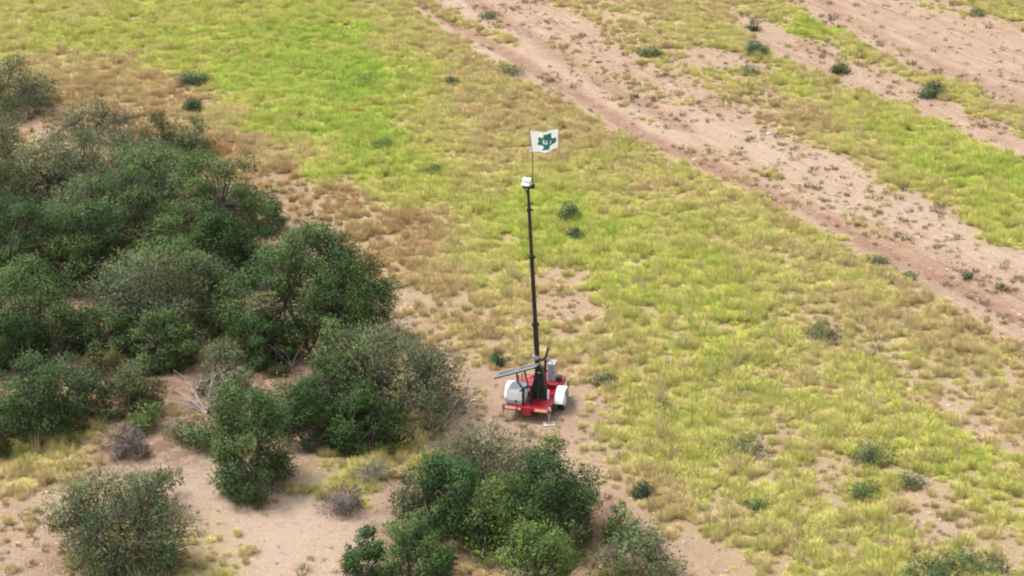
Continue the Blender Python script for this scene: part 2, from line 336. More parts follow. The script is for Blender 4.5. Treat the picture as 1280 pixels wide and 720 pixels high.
def tussock(seed, n, rad, h, lean, wid, seedheads=0):
    r = np.random.default_rng(seed)
    th = r.uniform(0, 2 * np.pi, n); rr = rad * np.sqrt(r.uniform(0, 1, n)) * .55
    bx, by = rr * np.cos(th), rr * np.sin(th)
    th2 = th + r.normal(0, .7, n); q = r.uniform(0, 1, n) ** .7
    ln = lean * q * r.uniform(.7, 1.2, n); hh = h * np.sqrt(np.clip(1 - .72 * q * q, .1, 1)) * r.uniform(.72, 1.08, n)
    dx, dy = np.cos(th2) * ln, np.sin(th2) * ln
    wd = wid * r.uniform(.7, 1.3, n); a = r.uniform(0, 2 * np.pi, n); wx, wy = np.cos(a) * wd / 2, np.sin(a) * wd / 2
    z0 = np.full(n, -.02)
    P = [np.stack([bx - wx, by - wy, z0], 1), np.stack([bx + wx, by + wy, z0], 1),
         np.stack([bx + dx * .45 - wx, by + dy * .45 - wy, hh * .62], 1), np.stack([bx + dx * .45 + wx, by + dy * .45 + wy, hh * .62], 1),
         np.stack([bx + dx * 1.15 - wx * .25, by + dy * 1.15 - wy * .25, hh * .95], 1), np.stack([bx + dx * 1.15 + wx * .25, by + dy * 1.15 + wy * .25, hh * .95], 1)]
    Vv = np.stack(P, 1).reshape(-1, 3); k = np.arange(n)[:, None] * 6
    F = np.concatenate([k + np.array([[0, 1, 3, 2]]), k + np.array([[2, 3, 5, 4]])])
    cn = Vv * [.8, .8, .5] + [0, 0, .36]; cn /= np.linalg.norm(cn, axis=1)[:, None]      # the rounded outline of the whole tussock
    me = quick_mesh('tussock', Vv, F, cn=cn)
    c = np.repeat(np.stack([r.uniform(.86, 1.12, n), r.uniform(.88, 1.1, n), r.uniform(.75, 1.2, n), np.ones(n)], 1), 6, 0).astype(np.float32)
    at_ = me.attributes.new('blade', 'FLOAT_COLOR', 'POINT'); at_.data.foreach_set('color', c.ravel())
    me.materials.append(M_GRASS); return me
def lib(name, meshes):                                       # a shelf of source shapes, outside the scene
    c = bpy.data.collections.new(name)
    for i, me in enumerate(meshes): c.objects.link(bpy.data.objects.new('%s_%02d' % (name, i), me))
    return c
def scatter(name, coll, P, rz, sc, tint, idx, label, cat):
    n = len(P); me = bpy.data.meshes.new(name); me.vertices.add(n); me.vertices.foreach_set('co', np.asarray(P, np.float32).ravel())
    rot = np.zeros((n, 3), np.float32); rot[:, 2] = rz
    for an, ty, da, key in (('rot', 'FLOAT_VECTOR', rot, 'vector'), ('scl', 'FLOAT_VECTOR', np.asarray(sc, np.float32), 'vector'), ('which', 'INT', np.asarray(idx, np.int32), 'value')):
        a = me.attributes.new(an, ty, 'POINT'); a.data.foreach_set(key, da.ravel())
    c = np.ones((n, 4), np.float32); c[:, :3] = tint; a = me.attributes.new('tint', 'FLOAT_COLOR', 'POINT'); a.data.foreach_set('color', c.ravel())
    o = link(name, me); o['kind'] = 'stuff'; o['label'] = label; o['category'] = cat
    g = bpy.data.node_groups.new(name, 'GeometryNodeTree')
    g.interface.new_socket('Geometry', in_out='INPUT', socket_type='NodeSocketGeometry'); g.interface.new_socket('Geometry', in_out='OUTPUT', socket_type='NodeSocketGeometry')
    gi, go = g.nodes.new('NodeGroupInput'), g.nodes.new('NodeGroupOutput')
    mp = g.nodes.new('GeometryNodeMeshToPoints'); ip = g.nodes.new('GeometryNodeInstanceOnPoints'); ci = g.nodes.new('GeometryNodeCollectionInfo')
    ci.inputs['Collection'].default_value = coll; ci.inputs['Separate Children'].default_value = True; ci.inputs['Reset Children'].default_value = True
    ip.inputs['Pick Instance'].default_value = True
    def na(nm, ty):
        q = g.nodes.new('GeometryNodeInputNamedAttribute'); q.data_type = ty; q.inputs[0].default_value = nm; return q.outputs[0]
    er = g.nodes.new('FunctionNodeEulerToRotation'); g.links.new(na('rot', 'FLOAT_VECTOR'), er.inputs[0]); g.links.new(er.outputs[0], ip.inputs['Rotation'])
    g.links.new(na('scl', 'FLOAT_VECTOR'), ip.inputs['Scale']); g.links.new(na('which', 'INT'), ip.inputs['Instance Index'])
    g.links.new(gi.outputs[0], mp.inputs[0]); g.links.new(mp.outputs[0], ip.inputs['Points']); g.links.new(ci.outputs[0], ip.inputs['Instance']); g.links.new(ip.outputs[0], go.inputs[0])
    md = o.modifiers.new('scatter', 'NODES'); md.node_group = g
    return o
GRAMP = ((0, (.60, .385, .18)), (.3, (.77, .60, .28)), (.5, (.76, .69, .23)), (.75, (.70, .71, .16)), (1, (.54, .71, .11)))
def gcol(g):
    k = np.array([q[0] for q in GRAMP]); return np.stack([np.interp(g, k, [q[1][i] for q in GRAMP]) for i in range(3)], 1)

step = 0.28
cx = np.arange(-36, 38, step); cy = np.arange(46, 127, step)
X, Y = np.meshgrid(cx, cy); X = X.ravel() + R.uniform(-.5, .5, X.size) * step; Y = Y.ravel() + R.uniform(-.5, .5, Y.size) * step
hw = (Y * cp + CAM_H * sp) * 640 / FPX + 5.0                 # the strip of land in view, with a few metres to spare on both sides
k = np.abs(X) < hw; X, Y = X[k], Y[k]
g, c, bare = sward(X, Y)
cl = fbm(X, Y, 0.9, 3, 71); cl2 = fbm(X, Y, 3.2, 2, 77)
dens = np.clip(c * 1.25 - 0.04, 0, 1) * np.clip(.50 + 2.6 * (cl - .30) + .5 * (c - .8), 0.08, 1.3) * (.85 + .5 * cl2)
keep = R.uniform(0, 1, len(X)) < dens
X, Y, g, c, cl, bare = X[keep], Y[keep], g[keep], c[keep], cl[keep], bare[keep]
Z = hf(X, Y)
gg = np.clip(g + .42 * (fbm(X, Y, 1.0, 3, 81) - .5) + .28 * (fbm(X, Y, .4, 2, 85) - .5) + R.normal(0, .05, len(X)), 0, 1)
col = gcol(gg) * R.uniform(.86, 1.16, len(X))[:, None]
sz = R.uniform(.45, 1.30, len(X)) * (.55 + .5 * c) * (.7 + .65 * cl)
sc = np.stack([sz, sz, sz * R.uniform(.75, 1.25, len(X))], 1)
T = lib('tussock_shapes', [tussock(i, 190, .34, .20 + .024 * i, .20, .0125) for i in range(6)] + [tussock(20 + i, 110, .24, .40, .14, .010) for i in range(3)] + [tussock(40 + i, 34, .20, .62, .12, .009) for i in range(3)])
idx = np.where(R.uniform(0, 1, len(X)) < .82, R.integers(0, 6, len(X)), R.integers(6, 9, len(X)))
stalk = (R.uniform(0, 1, len(X)) < .06) & (Y < at(640, 330).y) & (c > .5); idx = np.where(stalk, R.integers(9, 12, len(X)), idx); col[stalk] = np.array([.76, .62, .31]) * R.uniform(.8, 1.05, (stalk.sum(), 1))
rz = R.uniform(0, 6.28, len(X)); P = np.stack([X, Y, Z], 1)
mid1 = A([(60, -240), (490, 0), (760, 158), (960, 250), (1140, 345), (1700, 640), (1700, 3000), (-2000, 3000), (-2000, -240)])
inmain = sd_poly(X, Y, mid1) > -0.2
isroad = (bare > .25)
low = (Y < at(300, 540).y) & (X < at(560, 560).x)
strip_c = sd_poly(X, Y, A([(930, -60), (960, -8), (1012, 22), (1070, 47), (1290, 150), (1700, 340), (1700, 380), (1290, 195), (1130, 115), (1000, 58), (930, 22), (860, -40)])) > 0
regs = [('grass', inmain & ~low & ~isroad, 'tall yellow-green grass covering the open field around the trailer'),
        ('grass', inmain & low & ~isroad, 'pale short grass beside the sandy patches among the lower left shrubs'),
        ('grass', ~inmain & ~isroad & ~strip_c, 'broad grassy strip between the two dirt tracks'),
        ('grass', ~inmain & ~isroad & strip_c, 'narrow verge of grass along the farther dirt road'),
        ('grass_tufts', isroad, 'scattered thin grass tufts growing on the dirt tracks')]
for nm, m, lb in regs:
    if m.any(): scatter(nm, T, P[m], rz[m], sc[m], col[m], idx[m], lb, 'grass')

# clods, twigs and dead tufts lying on the bare soil
mc, t, b = material('clods'); a = attr(t, 'tint', 'INSTANCER'); t.links.new(a.outputs['Color'], b.inputs['Base Color']); b.inputs['Roughness'].default_value = .95
def clod(seed):
    r = np.random.default_rng(seed); bm = bmesh.new(); bmesh.ops.create_icosphere(bm, subdivisions=1, radius=1)
    for v in bm.verts: v.co = Vector((v.co.x * r.uniform(.7, 1.2), v.co.y * r.uniform(.6, 1.0), v.co.z * r.uniform(.35, .6)))
    me = bpy.data.meshes.new('clod'); bm.to_mesh(me); bm.free(); me.materials.append(mc); return me
def tuft(seed):
    return tussock(seed, 40, .16, .12, .12, .010)
n = 150000
X = R.uniform(-36, 38, n); Y = R.uniform(46, 127, n); k = np.abs(X) < (Y * cp + CAM_H * sp) * 640 / FPX + 4; X, Y = X[k], Y[k]
g, c, bare = sward(X, Y); cl = fbm(X, Y, 1.6, 3, 131)
k = (c < .7) & (R.uniform(0, 1, len(X)) < np.clip((cl - .33) * 2.6, .05, 1)); X, Y = X[k], Y[k]
q1, q2 = at(340, 660), at(250, 590); pl = np.minimum(np.hypot(X - q1.x, (Y - q1.y) * .6) / 3.6, np.hypot(X - q2.x, (Y - q2.y) * .6) / 2.4); r2 = sd_poly(X, Y, ROAD2) > .8
k = R.uniform(0, 1, len(X)) < np.where(pl < 1, .22, np.where(r2, .35, .8)); X, Y = X[k], Y[k]; Z = hf(X, Y)
h = R.uniform(0, 1, len(X)) < .5
sz = R.gamma(2.0, .018, len(X)) + .012
CL = lib('clod_shapes', [clod(i) for i in range(5)])
cc = np.array([.36, .25, .18]) * R.uniform(.55, 1.25, len(X))[:, None]
scatter('soil_clods', CL, np.stack([X, Y, Z], 1)[h], R.uniform(0, 6.28, h.sum()), np.repeat(sz[h, None], 3, 1), cc[h], R.integers(0, 5, h.sum()), 'small reddish clods and stones strewn over the bare sand', 'clods')
h = ~h & (R.uniform(0, 1, len(X)) < .6)
TF = lib('tuft_shapes', [tuft(50 + i) for i in range(5)])
cc = gcol(R.uniform(0, .55, len(X))) * R.uniform(.2, .75, len(X))[:, None]
sz = R.gamma(3.0, .25, len(X)) + .2
scatter('dead_tufts', TF, np.stack([X, Y, Z], 1)[h], R.uniform(0, 6.28, h.sum()), np.repeat(sz[h, None], 3, 1), cc[h], R.integers(0, 5, h.sum()), 'tiny brown dead tufts dotted over the bare sand', 'dead grass')

# ------------------------------------------------------------------ shrubs
M_BARK = paint('bark', (.085, .066, .052), .9, dirt=.6, dirtcol=(.16, .13, .11), sc=9)
M_DEAD = paint('dead_wood', (.37, .335, .305), .9, dirt=.5, dirtcol=(.20, .17, .15), sc=9)
def tube_np(Vs, Fs, p, rad, n=5):
    p = np.asarray(p, float); m = len(p); off = sum(len(v) for v in Vs)
    for i in range(m):
        d = p[min(i + 1, m - 1)] - p[max(i - 1, 0)]; d /= np.linalg.norm(d) + 1e-9
        u = np.cross(d, [0.3, 0.9, 0.1]); u /= np.linalg.norm(u) + 1e-9; v = np.cross(d, u)
        a = np.arange(n) * 2 * np.pi / n
        Vs.append(p[i] + rad[i] * (np.cos(a)[:, None] * u + np.sin(a)[:, None] * v))
    for i in range(m - 1):
        for q in range(n): Fs.append((off + i * n + q, off + i * n + (q + 1) % n, off + (i + 1) * n + (q + 1) % n, off + (i + 1) * n + q))
KINDS = {  # leaf length, width, tint, cover, clump looseness, leaf mode
    'mesq': (.13, .036, (.12, .158, .058), 2.1, 1.0, 'spray'),
    'pale': (.125, .035, (.135, .165, .068), 1.3, 1.15, 'spray'),
    'light': (.115, .042, (.115, .185, .038), 2.6, .95, 'spray'),
    'leafy': (.082, .047, (.040, .090, .018), 2.9, .85, 'leaf'),
    'green': (.09, .047, (.072, .132, .030), 2.7, .9, 'leaf'),
    'olive': (.105, .04, (.105, .122, .034), 2.4, 1.0, 'spray'),
    'weed': (.075, .030, (.050, .112, .047), 2.3, 1.1, 'leaf'),
    'mat': (.085, .034, (.085, .155, .050), 2.0, 1.1, 'spray'),
    'grey': (.16, .020, (.15, .122, .112), 1.8, 1.1, 'spray'),
}
def shrub_mesh(seed, W, H, kind, dens=1.0, depth=.9):
    r = np.random.default_rng(seed); LL, LW, tint, cov, loose, mode = KINDS[kind]
    K = int(np.clip(11 * W * H, 20, 190)); cr = (np.clip(.125 * W, .10, .48) if W > 1.6 else .22 * W) * loose
    th = r.uniform(0, 2 * np.pi, K); hfr = r.uniform(0.0, 1, K) ** (1.35 if W < 1.6 else 1.0)
    ph = r.uniform(0, 6.28, 4); lump = 1 + .20 * np.sin(2 * th + ph[0]) + .17 * np.sin(3 * th + ph[1]) + .12 * np.sin(5 * th + ph[2]) + r.normal(0, .10, K)
    prof = np.where(hfr > .35, np.sqrt(np.clip(1 - ((hfr - .35) / .68) ** 2, 0, 1)), .86 + .14 * hfr / .35)
    rho = np.clip(.35 + .65 * np.sqrt(r.uniform(0, 1, K)), 0, 1) * lump
    C = np.stack([np.cos(th) * rho * prof * (W / 2 - cr * .55), np.sin(th) * rho * prof * depth * (W / 2 - cr * .55), np.maximum(.6 * cr, hfr * (H - cr * .7) * (1 + .20 * np.sin(2 * th + ph[3]) + .12 * np.sin(3 * th + ph[0])))], 1)
    cs = cr * r.uniform(.5, 1.4, K)
    C[:, 2] = np.minimum(C[:, 2], H - .45 * cs); rr_ = np.hypot(C[:, 0], C[:, 1]); C[:, :2] *= np.minimum(1, (W / 2 * 1.08 - .4 * cs) / np.maximum(rr_, 1e-3))[:, None]
    # woody stems: a few from the base, fanning to the clumps
    Vs, Fs = [], []; ns = int(np.clip(3 + W * .7, 3, 8)); tr = .014 * W ** .7 + (.004 if W > 1.6 else -.004)
    fork = []
    for q in range(ns):
        a = 2 * np.pi * q / ns + r.uniform(-.4, .4); b0 = np.array([np.cos(a) * .06 * W, np.sin(a) * .06 * W, -.08])
        f = np.array([np.cos(a) * .2 * W * r.uniform(.5, 1.2), np.sin(a) * .2 * W * r.uniform(.5, 1.2), H * r.uniform(.3, .5)])
        m_ = (b0 + f) / 2 + r.normal(0, .04 * W, 3) * [1, 1, .2]
        tube_np(Vs, Fs, [b0, m_, f], [tr * 1.25, tr, tr * .7]); fork.append(f)
    fork = np.array(fork)
    for q in range(K):
        f = fork[np.argmin(((fork - C[q]) ** 2).sum(1))]; m_ = (f + C[q]) / 2 + r.normal(0, .05 * W, 3) * [1, 1, .5]
        tube_np(Vs, Fs, [f, m_, C[q]], [tr * .55, tr * .38, tr * .16], 4)
        for _ in range(3 if kind != 'grey' else 7):
            e = C[q] + r.normal(0, 1, 3) * cs[q] * .75 + [0, 0, cs[q] * .25]; e[2] = max(e[2], .03)
            tube_np(Vs, Fs, [C[q] - (C[q] - m_) * .2, (C[q] + e) / 2 + r.normal(0, .03, 3), e], [tr * .2, tr * .14, tr * .06], 3)
    Fs3 = [f if len(f) == 4 else f + (f[-1],) for f in Fs]
    wood = quick_mesh('stems', np.concatenate(Vs), np.array(Fs3), True)
    # leaves
    wgt = cs ** 2; Nl = int(np.clip(cov * 1.65 * dens * W * H * .85 / (LL * LW * .55), 400, 46000))
    own = r.choice(K, Nl, p=wgt / wgt.sum())
    d = r.normal(0, 1, (Nl, 3)); d /= np.linalg.norm(d, axis=1)[:, None]
    rad = cs[own] * r.uniform(.25, 1.05, Nl) ** .6
    tail = r.uniform(0, 1, Nl) < .18; rad = np.where(tail, rad * r.uniform(1.1, 1.6, Nl), rad)
    p = C[own] + d * rad[:, None] * [1, 1, .72]; p[:, 2] = np.abs(p[:, 2]) + .02
    if mode == 'spray':
        ax = d + r.normal(0, .55, (Nl, 3)) + [0, 0, .15]
    else:
        ax = r.normal(0, 1, (Nl, 3)) + d * .6
    ax /= np.linalg.norm(ax, axis=1)[:, None]
    nrm = r.normal(0, .75, (Nl, 3)) + [0, 0, .8] + d * .4
    sd = np.cross(ax, nrm); sd /= np.linalg.norm(sd, axis=1)[:, None] + 1e-9
    L2 = LL * r.uniform(.6, 1.25, Nl)[:, None]; W2 = LW * r.uniform(.7, 1.25, Nl)[:, None] / 2
    q0, q1, q2, q3 = p, p + ax * L2 * .5 + sd * W2, p + ax * L2, p + ax * L2 * .5 - sd * W2
    VV = np.stack([q0, q1, q2, q3], 1).reshape(-1, 3); VV[:, 2] = np.maximum(VV[:, 2], .01)
    ow = p / np.array([W / 2, W / 2, H]); cn = d * .9 + ow * .55 + [0, 0, .25]; cn /= np.linalg.norm(cn, axis=1)[:, None]
    ct = np.clip(r.normal(1, .24, K), .5, 1.6); cy_ = r.normal(0, .10, K)                       # each clump has its own age and colour
    lt = np.clip(ct[own] * r.normal(1, .09, Nl), .45, 1.6)
    colr = np.array(tint) * lt[:, None] * np.stack([1 + cy_[own] + r.normal(0, .07, Nl), np.ones(Nl), 1 - cy_[own] * .8], 1)
    old = r.uniform(0, 1, Nl) < .012; colr[old] = colr[old] * 0 + np.array([.24, .19, .09]) * r.uniform(.6, 1.2, (old.sum(), 1))
    crown = quick_mesh('crown', VV, np.arange(Nl * 4).reshape(-1, 4), False, np.repeat(np.clip(colr, .005, .6), 4, 0), np.repeat(cn, 4, 0))
    return wood, crown
def dead_branches(seed, H, spread, n0=5, lean=(0, 0), rad0=.026):
    r = np.random.default_rng(seed); Vs, Fs = [], []
    def grow(p, d, l, rad, lev):
        pts = [p]; rr = [rad]; q = p; dd = d
        for k in range(3):
            dd = dd + r.normal(0, .16, 3); dd /= np.linalg.norm(dd); q = q + dd * l / 3; q[2] = max(q[2], .05); pts.append(q); rr.append(rad * (1 - .2 * (k + 1)))
        tube_np(Vs, Fs, pts, rr, 4)
        if lev < 3:
            for _ in range(r.integers(2, 4)):
                s = r.integers(1, 4); nd = dd + r.normal(0, .55, 3); nd /= np.linalg.norm(nd)
                grow(pts[s].copy(), nd, l * r.uniform(.5, .75), rr[s] * .6, lev + 1)
    for q in range(n0):
        a = r.uniform(0, 6.28); d = np.array([np.cos(a) * spread + lean[0], np.sin(a) * spread + lean[1], 1.0]); d /= np.linalg.norm(d)
        grow(np.array([0, 0, -.05]), d, H * .5, rad0, 0)
    return quick_mesh('dead_branches', np.concatenate(Vs), np.array(Fs), True)

def shrub(name, box, kind, label, cat='shrub', group=None, dens=1.0, hk=1.0, dead=None, seed=None, grow=1.0):
    x0, x1, y0, y1 = box; xc = (x0 + x1) / 2
    d0 = ray(xc, (y0 + y1) / 2); dep = math.atan2(-d0.z, d0.y); wpx = (x1 - x0) * grow
    yc = y1 - .40 * wpx * math.sin(dep); yc = max(yc, y0 + .30 * (y1 - y0))
    p = on(xc, yc); s = px_per_m(xc, yc); W = wpx / s; H = max((yc - y0) / (s * math.cos(dep)) * hk, .22)
    seed = seed if seed is not None else int(abs(x0 * 7 + y0 * 13 + x1 * 3)) % 100000
    o = empty(name, p, random.uniform(-.3, .3)); tag(o, label, cat, group)
    wood, crown = shrub_mesh(seed, W, H, kind, dens)
    link('stems', wood, M_DEAD if kind == 'grey' else M_BARK, o)
    cr = link('crown', crown, M_LEAF, o); cr['kind'] = 'stuff'
    if dead:
        for (dx, hh, spd, n0, ln) in dead:
            b = link('dead_branches', dead_branches(seed + 5, hh, spd, n0, ln), M_DEAD, o); b.location = (dx * W, -.32 * W, 0)
            b['label'] = 'bare pale grey branches'
    return o
TH = 'shrubs of the dense thicket on the left'
SH = [
 # thicket, far to near: box in the photo, kind, label
 ('shrub', (-45, 72, 78, 152), 'mesq', 'dark grey-green shrub farthest up the left edge of the thicket', 1.0),
 ('shrub', (-60, 48, 145, 262), 'mesq', 'blue-grey feathery shrub at the left edge below the farthest one', 1.0),
 ('shrub', (70, 175, 125, 186), 'pale', 'thin greyish shrub with pale sand showing through near the ochre grass', .7),
 ('shrub', (172, 225, 142, 192), 'olive', 'small loose olive shrub at the ochre grass edge', .8),
 ('shrub', (215, 268, 150, 198), 'mesq', 'small rounded shrub just below the two dark weeds in the green grass', .9),
 ('shrub', (28, 150, 168, 292), 'mesq', 'broad dull green shrub behind the tall bright tree of the thicket', 1.0),
 ('shrub', (120, 235, 172, 275), 'mesq', 'hazy green shrub at the top of the thicket', 1.0),
 ('shrub', (318, 358, 242, 296), 'green', 'small green shrub standing apart on the sand right of the thicket', .9),
 ('mesquite_tree', (120, 335, 190, 350), 'green', 'largest bright green tree crowning the middle of the thicket', 1.1),
 ('shrub', (-40, 75, 250, 372), 'leafy', 'dark green shrub on the left edge level with the largest tree', 1.0),
 ('shrub', (45, 165, 255, 375), 'green', 'mid green clumpy shrub in front of the largest tree, left side', 1.0),
 ('shrub', (215, 330, 265, 372), 'leafy', 'deep green shrub under the right side of the largest tree', 1.0),
 ('shrub', (-30, 110, 335, 458), 'green', 'shaded green shrub above the dark rounded bush at left', .95),
 ('shrub', (115, 245, 318, 445), 'pale', 'greyish olive mesquite shrub with ashy foliage mid thicket', 1.35),
 ('mesquite_tree', (292, 480, 296, 462), 'green', 'tall green tree projecting right from the thicket toward the trailer', 1.1),
 ('shrub', (205, 305, 320, 425), 'mesq', 'grey-green shrub between the ashy mesquite and the projecting tree', 1.1),
 ('shrub', (250, 318, 430, 508), 'mesq', 'light grey-green shrub right of the bare dead branches', .9),
 ('shrub', (-15, 135, 452, 562), 'leafy', 'dark rounded bush left of the sandy path', 1.1),
 ('shrub', (132, 200, 462, 528), 'olive', 'olive shrub between the dark rounded bush and the dead branches', .9),
 ('shrub', (160, 208, 508, 545), 'light', 'little bright green shrub beside the grey dead brush', .9),
 ('mesquite_tree', (392, 582, 412, 552), 'mesq', 'wispy grey-green mesquite with sand visible through its right side', .75),
 ('shrub', (386, 466, 408, 505), 'mesq', 'grey-green shrub overlapping the left of the wispy mesquite', 1.0),
 ('shrub', (408, 505, 488, 578), 'leafy', 'very dark green low bush beneath the wispy mesquite', 1.1),
 ('shrub', (340, 425, 482, 565), 'leafy', 'dark shrub joining the two lower bushes of the thicket', 1.0),
 ('shrub', (225, 275, 520, 570), 'mesq', 'small grey-green shrub at the head of the sandy path', .9),
 ('shrub', (252, 372, 492, 632), 'green', 'upright dark green bush at the edge of the pale sand', 1.15),
 ('shrub', (-30, 22, 500, 582), 'olive', 'yellowish olive shrub cut by the left edge of the picture', .9),
 ('shrub', (55, 185, 222, 330), 'mesq', 'grey-green shrub filling in left of the largest tree', 1.0),
 ('shrub', (-50, 55, 200, 300), 'olive', 'olive green shrub on the left edge beside the blue-grey one', 1.0),
 ('shrub', (150, 285, 285, 395), 'green', 'rounded green shrub at the foot of the largest tree', 1.0),
 ('shrub', (85, 190, 378, 455), 'leafy', 'dark shrub low behind the dark rounded bush, above the bare red soil', .9),
 ('shrub', (-40, 62, 385, 475), 'leafy', 'dark shrub on the left edge just above the dark rounded bush', 1.0),
 ('shrub', (165, 262, 382, 462), 'pale', 'ashy shrub right behind the bare dead branches', 1.2),
 ('shrub', (292, 372, 395, 470), 'leafy', 'dark undergrowth shrub at the foot of the projecting tree', 1.0),
 ('shrub', (396, 486, 318, 440), 'green', 'leafy green shrub at the right side of the projecting tree', 1.1),
 ('shrub', (395, 475, 440, 535), 'leafy', 'dark shrub inside the left half of the wispy mesquite', 1.0),
 ('shrub', (165, 245, 392, 472), 'green', 'green shrub behind the bare dead shrub', 1.0),
 ('shrub', (140, 196, 446, 508), 'mesq', 'dusty grey-green shrub left of the bare dead shrub', .7),
 ('shrub', (100, 165, 425, 480), 'olive', 'sparse olive shrub on the red soil behind the dark rounded bush', .6),
 ('shrub', (272, 326, 468, 540), 'mesq', 'feathery grey-green shrub between the dead shrub and the upright dark bush', .8),
 ('shrub', (330, 412, 470, 540), 'mesq', 'dusty shrub on the reddish soil below the projecting tree', .7),
 ('shrub', (206, 242, 522, 556), 'mesq', 'low dusty shrub between the little bright shrub and the path head', .7),
 # near ones
 ('mesquite_shrub', (66, 244, 596, 750), 'mesq', 'feathery grey-green mesquite alone in the lower left corner', 1.15),
 ('shrub', (140, 232, 594, 655), 'leafy', 'dark leafy sprigs at the top of the lower left mesquite', .55),
 ('shrub', (522, 676, 540, 640), 'pale', 'sparse pale grey mesquite right below the trailer', 1.3),
 ('shrub', (488, 625, 575, 690), 'leafy', 'dark glossy bush on the left of the bottom clump', 1.1),
 ('shrub', (615, 757, 562, 692), 'leafy', 'dark glossy bush on the right of the bottom clump', 1.1),
 ('shrub', (562, 692, 602, 705), 'light', 'light green feathery shrub at the centre of the bottom clump', 1.1),
 ('shrub', (640, 735, 625, 705), 'mesq', 'greyish shrub with bare twigs inside the bottom clump', .7),
 ('shrub', (470, 575, 648, 750), 'green', 'mid green bush at the lower left of the bottom clump', 1.1),
 ('shrub', (412, 496, 668, 740), 'leafy', 'leafy sprawling bush at the far left end of the bottom clump', .8),
 ('shrub', (622, 728, 662, 760), 'light', 'pale green shrub at the bottom edge of the clump', 1.0),
 ('shrub', (758, 802, 630, 682), 'green', 'small bright green bush right of the bottom clump', 1.0),
 ('shrub', (735, 852, 662, 740), 'mesq', 'low grey-green sprawling shrub at the bottom edge beside the bare sand', .9),
]
for nm, bx, kd, lb, dn in SH:
    dead = None
    if 'greyish olive mesquite' in lb: dead = [(.1, 2.4, .9, 3, (0, -.3))]
    if 'wispy grey-green' in lb: dead = [(.2, 2.6, .9, 4, (.5, -.2))]
    if 'feathery grey-green mesquite alone' in lb: dead = [(.15, 1.9, .9, 3, (.3, -.2))]
    if 'tall green tree projecting' in lb: dead = [(.0, 2.2, 1.1, 3, (-.2, -.3))]
    if 'greyish shrub with bare twigs' in lb: dead = [(-.1, 1.6, .9, 5, (0, -.4))]
    if 'shaded green shrub above' in lb: dead = [(.2, 1.8, 1.0, 4, (-.6, -.3))]
    shrub(nm, bx, kd, lb, 'tree' if 'tree' in nm else 'shrub', TH if bx[3] < 600 and bx[0] < 420 else None, dn, dead=dead, grow=1.10 if bx[3] < 600 and bx[0] < 420 else 1.04)
for bx, lb in (((398, 455, 608, 648), 'grey dried brush on the pale sand left of the bottom clump'), ((440, 496, 583, 610), 'grey flattened dried brush just below the dark bush of the thicket'),
               ((125, 195, 535, 580), 'grey dead brush at the top of the sandy path'), ((378, 412, 542, 566), 'small silvery dried brush under the thicket')):
    shrub('dried_brush', bx, 'grey', lb, 'brush', 'grey dried brush', 1.0)
for (px, py), hh, spd, n0, ln, lb in (((258, 516), 2.8, .9, 8, (-.5, -.2), 'bare pale dead shrub with forked branches in front of the thicket'), ((66, 458), 1.5, 1.2, 3, (.9, -.1), 'leaning bare pale limb above the dark rounded bush')):
    o = empty('dead_shrub', on(px, py)); tag(o, lb, 'dead shrub', 'bare dead shrubs')
    link('branches', dead_branches(px, hh, spd, n0, ln, .036), M_DEAD, o)
WEEDS = [
 ((698, 728, 254, 282), 'round dark green weed right of the mast, the upper of two'), ((709, 731, 284, 303), 'smaller dark green weed right of the mast, the lower of two'),
 ((224, 262, 88, 110), 'dark green weed in the bright grass, upper of the pair above the thicket'), ((228, 254, 122, 143), 'dark green weed in the bright grass, lower of the pair above the thicket'),
 ((443, 468, 94, 111), 'single dark weed high in the bright green grass'), ((622, 656, 80, 98), 'spreading dark weed on the near edge of the dirt track'),
 ((796, 832, 54, 76), 'rounded dark bush on the far side of the dirt track'), ((930, 962, 52, 72), 'dark bush beside the bare gap at the top'),
 ((1036, 1062, 78, 94), 'greyish dark weed on the bare gap between the grass strips'), ((1148, 1180, 102, 124), 'dark round weed on the narrow far verge'),
 ((612, 634, 436, 459), 'dark weed behind the solar panel'), ((925, 950, 76, 96), 'dull dark weed low in the tan grass of the broad strip'),
 ((936, 950, 24, 40), 'tiny dark weed at the top of the bare gap'), ((552, 574, 96, 108), 'small dark weed near the tan margin of the green field'),
 ((526, 554, 204, 222), 'faint green weed left of the flag'), ((462, 490, 172, 190), 'faint dark weed amid the brightest green grass'),
 ((788, 814, 602, 626), 'dark weed at the grass edge right of the bottom clump'), ((910, 958, 548, 576), 'bluish green weed beside the small bare spot in the lower field'),
 ((930, 962, 620, 644), 'low bluish weed in the lower field below the small bare spot'), ((1065, 1112, 550, 590), 'larger bluish green weed in the lower right field'),
 ((1124, 1156, 588, 612), 'bluish weed right of the larger one in the lower right field'), ((1062, 1100, 600, 630), 'bluish weed under the larger one in the lower right field'),
 ((1120, 1182, 682, 735), 'broad leafy weed at the bottom right, left half of the patch'), ((1172, 1246, 676, 728), 'broad leafy weed at the bottom right, right half of the patch'),
 ((1006, 1050, 405, 432), 'dull green weed on the greyish thin spot of the field'), ((742, 772, 462, 486), 'bright green weed in the grass right of the trailer'),
 ((1128, 1146, 336, 352), 'bluish weed on the near edge of the rutted track'), ((1090, 1112, 318, 334), 'green weed where the tan grass meets the rutted track'),
 ((1244, 1258, 352, 365), 'small dark weed standing alone on the rutted track, farther right'), ((1202, 1216, 338, 350), 'small green weed standing alone on the rutted track, farther left'),
 ((600, 622, 12, 26), 'small weed on the median of the dirt track at the top'), ((1210, 1232, 10, 22), 'small dark weed on the berm of the farther dirt road'),
 ((920, 946, 478, 498), 'dark green weed deep in the mid right grass'), ((820, 850, 508, 524), 'grey-green weed in the grass right of the trailer, nearer the camera'),
]
